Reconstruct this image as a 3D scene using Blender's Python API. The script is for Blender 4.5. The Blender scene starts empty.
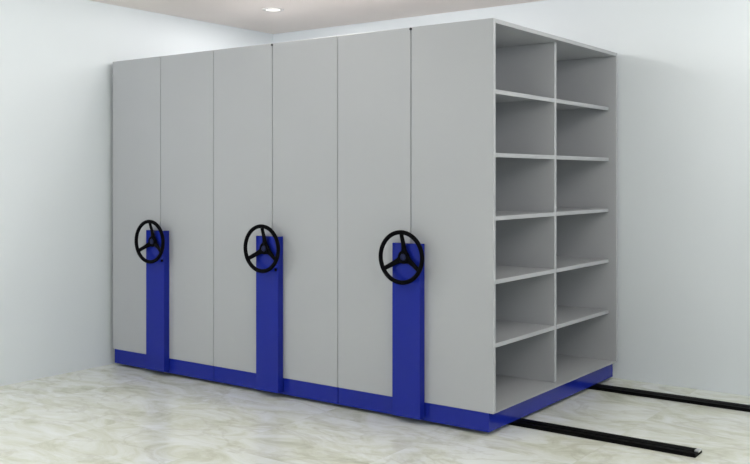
import bpy, bmesh, math
from mathutils import Vector, Matrix

PI = math.pi
scn = bpy.context.scene
COL = scn.collection

# ------------------------------------------------------------------ camera
cam = bpy.data.cameras.new('camera')
cam.sensor_width = 36.0
cam.lens = 922.992 / 750.0 * 36.0
cam.shift_y = -54.985 / 750.0
cam_o = bpy.data.objects.new('camera', cam)
cam_o.location = (2.4139, -4.3552, 1.395)
cam_o.rotation_euler = (PI / 2, 0, math.radians(36.312))
COL.objects.link(cam_o)
scn.camera = cam_o

# ------------------------------------------------------------------ world, lights, exposure
w = bpy.data.worlds.new('world')
scn.world = w
w.use_nodes = True
w.node_tree.nodes['Background'].inputs[0].default_value = (0.8, 0.9, 1.0, 1)
w.node_tree.nodes['Background'].inputs[1].default_value = 0.3

scn.view_settings.view_transform = 'Standard'
scn.view_settings.look = 'None'
scn.view_settings.gamma = 1.0
scn.view_settings.exposure = 0.06
scn.view_settings.use_curve_mapping = False


def area(name, loc, rot, sx, sy, power, col):
    l = bpy.data.lights.new(name, 'AREA')
    l.shape = 'RECTANGLE'
    l.size, l.size_y = sx, sy
    l.energy = power
    l.color = col
    o = bpy.data.objects.new(name, l)
    o.location = loc
    o.rotation_euler = rot
    COL.objects.link(o)
    return o


# added fill lights, no windows there: behind the camera and to its right
area('added_fill', (-1.4, -5.9, 1.5), (math.radians(90), 0, 0), 3.6, 1.7, 37, (0.93, 0.97, 1.0))
area('added_fill', (4.12, -1.7, 1.35), (math.radians(90), 0, math.radians(90)), 3.4, 1.9, 17, (0.93, 0.97, 1.0))


def add_light(kind, x, y, z, power, radius, col):
    l = bpy.data.lights.new('lamp_or_fill', kind)
    l.energy = power
    l.color = col
    if kind == 'SPOT':
        l.spot_size = math.radians(180)
        l.spot_blend = 0.0
    l.shadow_soft_size = radius
    o = bpy.data.objects.new('lamp_or_fill', l)
    o.location = (x, y, z)
    COL.objects.link(o)


# ceiling spots above the shelving (only the one at (-2.41, 0.89) is a downlight in frame, the others are added fill)
for x, p in ((-2.41, 22), (-0.91, 4), (2.09, 21)):
    add_light('SPOT', x, 0.89, 2.65, p, 0.2, (1.0, 0.97, 0.94))
# unseen points added close under the ceiling to brighten wall tops and shelf decks
add_light('POINT', -1.2, 0.15, 2.56, 26, 0.12, (1.0, 0.97, 0.95))
add_light('POINT', 1.45, 0.30, 2.50, 22, 0.1, (1.0, 0.985, 0.97))
# added fill points without fixtures in the front half, above and beside the frame
for x, p in ((-2.2, 30), (-0.7, 5), (2.4, 52)):
    add_light('POINT', x, -2.4, 2.34, p, 0.18, (1.0, 0.985, 0.97))

# ------------------------------------------------------------------ materials


def mat(name, col, rough=0.5, metal=0.0, spec=0.5, coat=0.0, noise=0.0, nscale=3.0, bump=0.0, bscale=300.0):
    m = bpy.data.materials.new(name)
    m.use_nodes = True
    nt = m.node_tree
    b = nt.nodes['Principled BSDF']
    b.inputs['Base Color'].default_value = (*col, 1)
    b.inputs['Roughness'].default_value = rough
    b.inputs['Metallic'].default_value = metal
    b.inputs['Specular IOR Level'].default_value = spec
    b.inputs['Coat Weight'].default_value = coat
    tc = nt.nodes.new('ShaderNodeTexCoord')
    if noise > 0:
        n = nt.nodes.new('ShaderNodeTexNoise')
        n.inputs['Scale'].default_value = nscale
        n.inputs['Detail'].default_value = 4
        nt.links.new(tc.outputs['Object'], n.inputs['Vector'])
        r = nt.nodes.new('ShaderNodeValToRGB')
        r.color_ramp.elements[0].position = 0.3
        r.color_ramp.elements[1].position = 0.7
        r.color_ramp.elements[0].color = (*[c * (1 - noise) for c in col], 1)
        r.color_ramp.elements[1].color = (*[min(1, c * (1 + noise)) for c in col], 1)
        nt.links.new(n.outputs['Fac'], r.inputs['Fac'])
        nt.links.new(r.outputs['Color'], b.inputs['Base Color'])
    if bump > 0:
        n = nt.nodes.new('ShaderNodeTexNoise')
        n.inputs['Scale'].default_value = bscale
        n.inputs['Detail'].default_value = 3
        nt.links.new(tc.outputs['Object'], n.inputs['Vector'])
        bp = nt.nodes.new('ShaderNodeBump')
        bp.inputs['Strength'].default_value = bump
        bp.inputs['Distance'].default_value = 0.001
        nt.links.new(n.outputs['Fac'], bp.inputs['Height'])
        nt.links.new(bp.outputs['Normal'], b.inputs['Normal'])
    return m


M_WALL = mat('wall_paint', (0.73, 0.78, 0.81), 0.75, spec=0.25, noise=0.012, nscale=1.5, bump=0.15, bscale=160)
M_CEIL = mat('ceiling_paint', (0.87, 0.815, 0.775), 0.85, spec=0.2, noise=0.01, bump=0.1, bscale=120)
M_GREY = mat('grey_powder_coat', (0.418, 0.432, 0.450), 0.42, spec=0.4, noise=0.012, nscale=2.0, bump=0.05, bscale=500)
M_BLUE = mat('blue_enamel', (0.010, 0.022, 0.285), 0.12, spec=0.22)
M_BLACK = mat('black_plastic', (0.003, 0.003, 0.004), 0.55, spec=0.03)
M_RAIL = mat('black_rail_coating', (0.003, 0.003, 0.003), 0.55, spec=0.03)
M_STEEL = mat('bright_steel', (0.75, 0.75, 0.76), 0.3, metal=0.9)
M_TRIM = mat('white_trim', (0.72, 0.71, 0.69), 0.5)
M_DARK = mat('dark_underframe', (0.02, 0.02, 0.025), 0.7)


def marble():
    m = bpy.data.materials.new('polished_marble')
    m.use_nodes = True
    nt = m.node_tree
    L = nt.links.new
    b = nt.nodes['Principled BSDF']
    b.inputs['Roughness'].default_value = 0.22
    b.inputs['Specular IOR Level'].default_value = 0.4
    tc = nt.nodes.new('ShaderNodeTexCoord')
    # large tiles, each with its own cut of the stone
    sep = nt.nodes.new('ShaderNodeSeparateXYZ')
    L(tc.outputs['Object'], sep.inputs[0])

    def math_(op, a, bb=None, clampv=False):
        n = nt.nodes.new('ShaderNodeMath')
        n.operation = op
        n.use_clamp = clampv
        for i, v in enumerate((a, bb)):
            if v is None:
                continue
            if isinstance(v, (int, float)):
                n.inputs[i].default_value = v
            else:
                L(v, n.inputs[i])
        return n.outputs[0]
    T = 0.8
    tx = math_('DIVIDE', math_('ADD', sep.outputs[0], 0.27), T)
    ty = math_('DIVIDE', math_('ADD', sep.outputs[1], 0.18), T)
    fx, fy = math_('FLOOR', tx), math_('FLOOR', ty)
    idc = nt.nodes.new('ShaderNodeCombineXYZ')
    L(fx, idc.inputs[0]); L(fy, idc.inputs[1])
    wn = nt.nodes.new('ShaderNodeTexWhiteNoise')
    wn.noise_dimensions = '3D'
    L(idc.outputs[0], wn.inputs['Vector'])
    off = nt.nodes.new('ShaderNodeVectorMath'); off.operation = 'SCALE'
    L(wn.outputs['Color'], off.inputs[0]); off.inputs['Scale'].default_value = 7.0
    add = nt.nodes.new('ShaderNodeVectorMath'); add.operation = 'ADD'
    L(tc.outputs['Object'], add.inputs[0]); L(off.outputs[0], add.inputs[1])
    mp = nt.nodes.new('ShaderNodeMapping')
    mp.inputs['Rotation'].default_value = (0, 0, math.radians(-30))
    mp.inputs['Scale'].default_value = (1.05, 2.0, 1.0)
    L(add.outputs[0], mp.inputs['Vector'])
    cloud = nt.nodes.new('ShaderNodeTexNoise')
    cloud.inputs['Scale'].default_value = 2.1
    cloud.inputs['Detail'].default_value = 8
    cloud.inputs['Roughness'].default_value = 0.68
    cloud.inputs['Distortion'].default_value = 1.3
    L(mp.outputs[0], cloud.inputs['Vector'])
    r1 = nt.nodes.new('ShaderNodeValToRGB')
    e = r1.color_ramp.elements
    e[0].position = 0.30; e[0].color = (0.54, 0.56, 0.45, 1)
    e[1].position = 0.66; e[1].color = (0.845, 0.88, 0.86, 1)
    k = r1.color_ramp.elements.new(0.43); k.color = (0.69, 0.715, 0.61, 1)
    k = r1.color_ramp.elements.new(0.53); k.color = (0.775, 0.805, 0.75, 1)
    L(cloud.outputs['Fac'], r1.inputs['Fac'])
    # thin veins: ridges of a second noise
    vein = nt.nodes.new('ShaderNodeTexNoise')
    vein.inputs['Scale'].default_value = 1.5
    vein.inputs['Detail'].default_value = 6
    vein.inputs['Roughness'].default_value = 0.55
    vein.inputs['Distortion'].default_value = 0.7
    L(mp.outputs[0], vein.inputs['Vector'])
    ridge = math_('ABSOLUTE', math_('SUBTRACT', vein.outputs['Fac'], 0.5))
    r2 = nt.nodes.new('ShaderNodeValToRGB')
    r2.color_ramp.elements[0].position = 0.0
    r2.color_ramp.elements[0].color = (1, 1, 1, 1)
    r2.color_ramp.elements[1].position = 0.03
    r2.color_ramp.elements[1].color = (0, 0, 0, 1)
    L(ridge, r2.inputs['Fac'])
    mask = math_('MULTIPLY', r2.outputs['Color'], 0.26)
    mix = nt.nodes.new('ShaderNodeMix'); mix.data_type = 'RGBA'
    L(mask, mix.inputs['Factor'])
    L(r1.outputs['Color'], mix.inputs['A'])
    mix.inputs['B'].default_value = (0.38, 0.36, 0.27, 1)
    # hairline joints
    jx = math_('ABSOLUTE', math_('SUBTRACT', math_('FRACT', tx), 0.5))
    jy = math_('ABSOLUTE', math_('SUBTRACT', math_('FRACT', ty), 0.5))
    j = math_('GREATER_THAN', math_('MAXIMUM', jx, jy), 0.5 - 0.0018)
    mix2 = nt.nodes.new('ShaderNodeMix'); mix2.data_type = 'RGBA'
    L(math_('MULTIPLY', j, 0.2), mix2.inputs['Factor'])
    L(mix.outputs['Result'], mix2.inputs['A'])
    mix2.inputs['B'].default_value = (0.45, 0.45, 0.40, 1)
    L(mix2.outputs['Result'], b.inputs['Base Color'])
    return m


M_FLOOR = marble()

# ------------------------------------------------------------------ mesh helpers


def add_box(bm, x0, x1, y0, y1, z0, z1):
    vs = [bm.verts.new((x, y, z)) for x in (x0, x1) for y in (y0, y1) for z in (z0, z1)]
    for f in ((0, 1, 3, 2), (4, 6, 7, 5), (0, 4, 5, 1), (2, 3, 7, 6), (0, 2, 6, 4), (1, 5, 7, 3)):
        bm.faces.new([vs[i] for i in f])


def add_prism(bm, pts, axis, a, b):
    """extrude an outline of 2-D points along an axis ('x' -> pts are y,z; 'y' -> x,z; 'z' -> x,y)"""
    def P(p, t):
        return {'x': (t, p[0], p[1]), 'y': (p[0], t, p[1]), 'z': (p[0], p[1], t)}[axis]
    A = [bm.verts.new(P(p, a)) for p in pts]
    B = [bm.verts.new(P(p, b)) for p in pts]
    bm.faces.new(A)
    bm.faces.new(list(reversed(B)))
    n = len(pts)
    for i in range(n):
        bm.faces.new((A[i], A[(i + 1) % n], B[(i + 1) % n], B[i]))


def add_lathe(bm, prof, axis_rot=None, centre=(0, 0, 0), n=48):
    """turn (radius, height) profile about z, then rotate/translate"""
    Mx = Matrix.Translation(centre) @ (axis_rot.to_4x4() if axis_rot else Matrix.Identity(4))
    rings = []
    for r, h in prof:
        if r < 1e-6:
            rings.append([bm.verts.new(Mx @ Vector((0, 0, h)))])
        else:
            rings.append([bm.verts.new(Mx @ Vector((r * math.cos(2 * PI * i / n), r * math.sin(2 * PI * i / n), h))) for i in range(n)])
    for A, B in zip(rings, rings[1:]):
        for i in range(n):
            j = (i + 1) % n
            if len(A) == 1:
                bm.faces.new((A[0], B[j], B[i]))
            elif len(B) == 1:
                bm.faces.new((A[i], A[j], B[0]))
            else:
                bm.faces.new((A[i], A[j], B[j], B[i]))


def obj(name, bm, m, parent=None, bevel=0.0, smooth=False, seg=2):
    bmesh.ops.recalc_face_normals(bm, faces=bm.faces)
    me = bpy.data.meshes.new(name)
    bm.to_mesh(me)
    bm.free()
    me.materials.append(m)
    if smooth:
        for p in me.polygons:
            p.use_smooth = True
    o = bpy.data.objects.new(name, me)
    COL.objects.link(o)
    if parent:
        o.parent = parent
    if bevel:
        md = o.modifiers.new('bevel', 'BEVEL')
        md.width = bevel
        md.segments = seg
        md.limit_method = 'ANGLE'
        md.harden_normals = False
    return o


def box(name, x0, x1, y0, y1, z0, z1, m, parent=None, bevel=0.0):
    bm = bmesh.new()
    add_box(bm, x0, x1, y0, y1, z0, z1)
    return obj(name, bm, m, parent, bevel)


def tag(o, label, cat, group=None):
    o['label'] = label
    o['category'] = cat
    if group:
        o['group'] = group
    return o


def empty(name, loc, label, cat, group=None):
    o = bpy.data.objects.new(name, None)
    o.empty_display_size = 0.1
    o.location = loc
    COL.objects.link(o)
    return tag(o, label, cat, group)


# ------------------------------------------------------------------ room
XL, XR, YB, YF, H = -3.24, 4.2, 1.79, -6.0, 2.680
for nm, d, m in (
        ('floor', (XL - .1, XR + .1, YF - .1, YB + .1, -.1, 0), M_FLOOR),
        ('ceiling', (XL - .1, XR + .1, YF - .1, YB + .1, H, H + .1), M_CEIL),
        ('wall_left', (XL - .1, XL, YF, YB, 0, H), M_WALL),
        ('wall_right', (XR, XR + .1, YF, YB, 0, H), M_WALL),
        ('wall_back', (XL - .1, XR + .1, YB, YB + .1, 0, H), M_WALL),
        ('wall_front', (XL - .1, XR + .1, YF - .1, YF, 0, H), M_WALL)):
    box(nm, *d, m)['kind'] = 'structure'

# ------------------------------------------------------------------ floor rails
RH = 0.019


def rail(yc, x1, label):
    wd = 0.056
    bm = bmesh.new()
    # channel section: two side lips and a shallow groove
    pts = [(yc - wd, 0), (yc + wd, 0), (yc + wd - .004, RH), (yc + .014, RH), (yc + .012, RH - .010),
           (yc - .012, RH - .010), (yc - .014, RH), (yc - wd + .004, RH)]
    add_prism(bm, pts, 'x', XL + .02, x1)
    r = obj('floor_rail', bm, M_RAIL, None, 0.0015)
    # bar lying in the groove
    bar = box('rail_bar', XL + .03, x1 - .022, yc - .010, yc + .010, RH - .0099, RH + .001, M_RAIL, r)
    tag(r, label, 'rail', 'floor rails under the shelving')
    return r


r1 = rail(0.334, 0.982, 'black floor rail nearest the camera, its cut end lying on the open marble floor')
# bright cut end of the near rail
c = box('end_cap', 0.960, 0.983, 0.334 - .002, 0.334 + .049, RH - .006, RH + .004, M_STEEL, r1, .002)
c['label'] = 'small bright metal end cap'
rail(1.425, 3.6, 'black floor rail farther back, running close along the back wall')

# ------------------------------------------------------------------ mobile shelving
ZB, ZT = 0.125, 2.2478        # underside and top of the grey body
D = 1.7447                  # depth, front to back
W = 3.2009 / 3              # one carriage is two columns wide
T = 0.025
REC = 0.055                # shelves set back from the open face
PITCH = 0.349


def shelf_mesh(bm, x0, x1, y0, y1, zb, t=0.028):
    """folded steel shelf: deck with a turned-down lip on the long edges"""
    pts = [(x0, zb), (x0, zb + t), (x1, zb + t), (x1, zb), (x1 - .012, zb), (x1 - .012, zb + t - .006),
           (x0 + .012, zb + t - .006), (x0 + .012, zb)]
    add_prism(bm, pts, 'y', y0, y1)


def carriage(xr, label, shelves):
    """origin on the floor under the unit's right front corner"""
    g = .002
    t = empty('mobile_shelving_unit', (xr, 0, 0), label, 'shelving unit', 'mobile shelving units in one closed block')
    x0, x1 = -W + g, 0 - (g if not shelves else 0)
    xm = -W / 2
    # plinth on the rails, with a dark underframe and rollers
    box('plinth', x0 + (.02 if xr < -2 else 0), x1 - (.03 if shelves else 0), 0.004, D - .01, 0.021, ZB, M_BLUE, t, .0025)
    u = box('underframe', x0 + .06, x1 - .08, 0.05, D - .05, RH + .0012, 0.021, M_DARK, t)
    # end panels: a pair of leaves at the front and at the back
    for (a, b) in ((x0, xm - .0022), (xm + .0022, x1)):
        for (p, q) in ((0, T), (D - T, D)):
            box('end_panel', a, b, p, q, ZB, ZT - .0, M_GREY, t, .003)
    # top, bottom deck, spine
    box('top_panel', x0 + .001, x1 - (.0 if shelves else .001), T, D - T, ZT - T, ZT - .001, M_GREY, t, .002)
    box('bottom_deck', x0 + .001, x1 - .001, T, D - T, ZB, ZB + .006, M_GREY, t, .0015)
    box('spine_panel', xm - .006, xm + .006, T, D - T, ZB + .006, ZT - T, M_GREY, t)
    if shelves:
        yd = 0.881
        box('divider', xm + .006, -REC, yd - .014, yd + .014, ZB + .006, ZT - T, M_GREY, t, .002)
        for k in range(1, 6):
            for (a, b) in ((T, yd - .014), (yd + .014, D - T)):
                bm = bmesh.new()
                shelf_mesh(bm, xm + .006, -REC + .001, a, b, ZB - .017 + PITCH * k, .024)
                obj('shelf', bm, M_GREY, t, .0015)
    # blue control column over the seam of the two leaves
    hw, dp = .095, .050
    ZC = 1.020
    cbm = bmesh.new()
    add_box(cbm, xm - hw, xm + hw, -dp, -.0005, .036, ZC)
    c = obj('control_column', cbm, M_BLUE, t, .003)
    if not shelves:
        lk = bmesh.new()
        add_lathe(lk, [(0, 0), (.009, 0), (.009, .006), (.007, .008), (.0, .008)], Matrix.Rotation(PI / 2, 3, 'X'), (xm + .078, -dp, .812), 20)
        obj('lock', lk, M_BLACK, c)
    # dark bolt that joins the two leaves at the top of the seam
    if xr > -2:
        bt = bmesh.new()
        add_lathe(bt, [(0, 0), (.008, 0), (.008, .004), (.006, .006), (.0, .006)], Matrix.Rotation(PI / 2, 3, 'X'), (xm, 0, ZT - .010), 16)
        obj('seam_bolt', bt, M_DARK, t)['label'] = 'small dark bolt at the top of the seam'
    # hand wheel, dished: rim stands forward of its hub
    zc, yr, R, tr = .944, -.098, .1410, .0125
    bm = bmesh.new()
    prof_n = 14
    n = 72
    rings = []
    for i in range(n):
        a = 2 * PI * i / n
        ring = []
        for j in range(prof_n):
            b_ = 2 * PI * j / prof_n
            rr = R + tr * math.cos(b_)
            ring.append(bm.verts.new((xm + rr * math.cos(a), yr + tr * math.sin(b_), zc + rr * math.sin(a))))
        rings.append(ring)
    for i in range(n):
        A, B = rings[i], rings[(i + 1) % n]
        for j in range(prof_n):
            k = (j + 1) % prof_n
            bm.faces.new((A[j], A[k], B[k], B[j]))
    hwh = obj('hand_wheel', bm, M_BLACK, t, 0, True)
    # hub with a collar ring and a shaft into the column
    hb = bmesh.new()
    rx = Matrix.Rotation(PI / 2, 3, 'X')   # z -> -y
    add_lathe(hb, [(0, -.006), (.013, -.006), (.013, .010), (.034, .012), (.038, .018), (.038, .026), (.034, .032),
                   (.023, .032), (.021, .027), (0, .027)], rx, (xm, -dp, zc), 36)
    obj('hub', hb, M_BLACK, hwh, .001, False)
    cp = bmesh.new()
    add_lathe(cp, [(0, .026), (.0185, .026), (.0185, .031), (.015, .033), (0, .034)], rx, (xm, -dp, zc), 28)
    cc = obj('hub_cap', cp, M_CAP, hwh)
    cc['label'] = 'dark blue centre cap'
    for ang in (90, 210, 330):
        a = math.radians(ang)
        d = Vector((math.cos(a), 0, math.sin(a)))
        s = Vector((-math.sin(a), 0, math.cos(a)))
        bm = bmesh.new()
        prev = None
        steps = [(.022, -.068, .028, .0085), (.045, -.070, .0175, .008), (.08, -.078, .0145, .0075), (.115, -.090, .0135, .007), (R, yr, .0135, .007)]
        for (r_, y_, w_, h_) in steps:
            c0 = Vector((xm, y_, zc)) + d * r_
            ring = []
            for q in range(12):
                th = 2 * PI * q / 12
                ring.append(bm.verts.new(c0 + s * (w_ * math.cos(th)) + Vector((0, 1, 0)) * (h_ * math.sin(th))))
            if prev:
                for q in range(12):
                    bm.faces.new((prev[q], prev[(q + 1) % 12], ring[(q + 1) % 12], ring[q]))
            else:
                bm.faces.new(ring)
            prev = ring
        bm.faces.new(list(reversed(prev)))
        obj('spoke', bm, M_BLACK, hwh, 0, True)
    return t


M_CAP = mat('blue_black_cap', (0.01, 0.014, 0.06), 0.4, spec=0.2)

carriage(0.0, 'right grey shelving unit of the block, its empty open shelves facing the room', True)
carriage(-W, 'grey closed shelving unit with a hand wheel, in the middle of the three', False)
carriage(-2 * W, 'grey closed shelving unit with a hand wheel, at the far left against the wall', False)

# ------------------------------------------------------------------ ceiling downlight
lx, ly = -2.41, 0.89
t = empty('recessed_downlight', (lx, ly, H), 'small round downlight set in the grey ceiling above the shelving', 'ceiling light')
bm = bmesh.new()
add_lathe(bm, [(.055, -.001), (.060, -.006), (.082, -.004), (.084, .0), (.060, 0), (.055, -.001)], None, (0, 0, 0), 48)
obj('trim_ring', bm, M_TRIM, t, 0, True)
bm = bmesh.new()
add_lathe(bm, [(0, -.0035), (.040, -.004), (.055, -.0025), (.055, -.0005), (0, -.0005)], None, (0, 0, 0), 40)
lm = bpy.data.materials.new('lit_lens')
lm.use_nodes = True
nb = lm.node_tree.nodes['Principled BSDF']
nb.inputs['Base Color'].default_value = (.8, .8, .8, 1)
nb.inputs['Emission Color'].default_value = (1.0, .95, .88, 1)
nb.inputs['Emission Strength'].default_value = 1.2
o = obj('lens', bm, lm, t, 0, True)
o['label'] = 'glowing warm white lens'
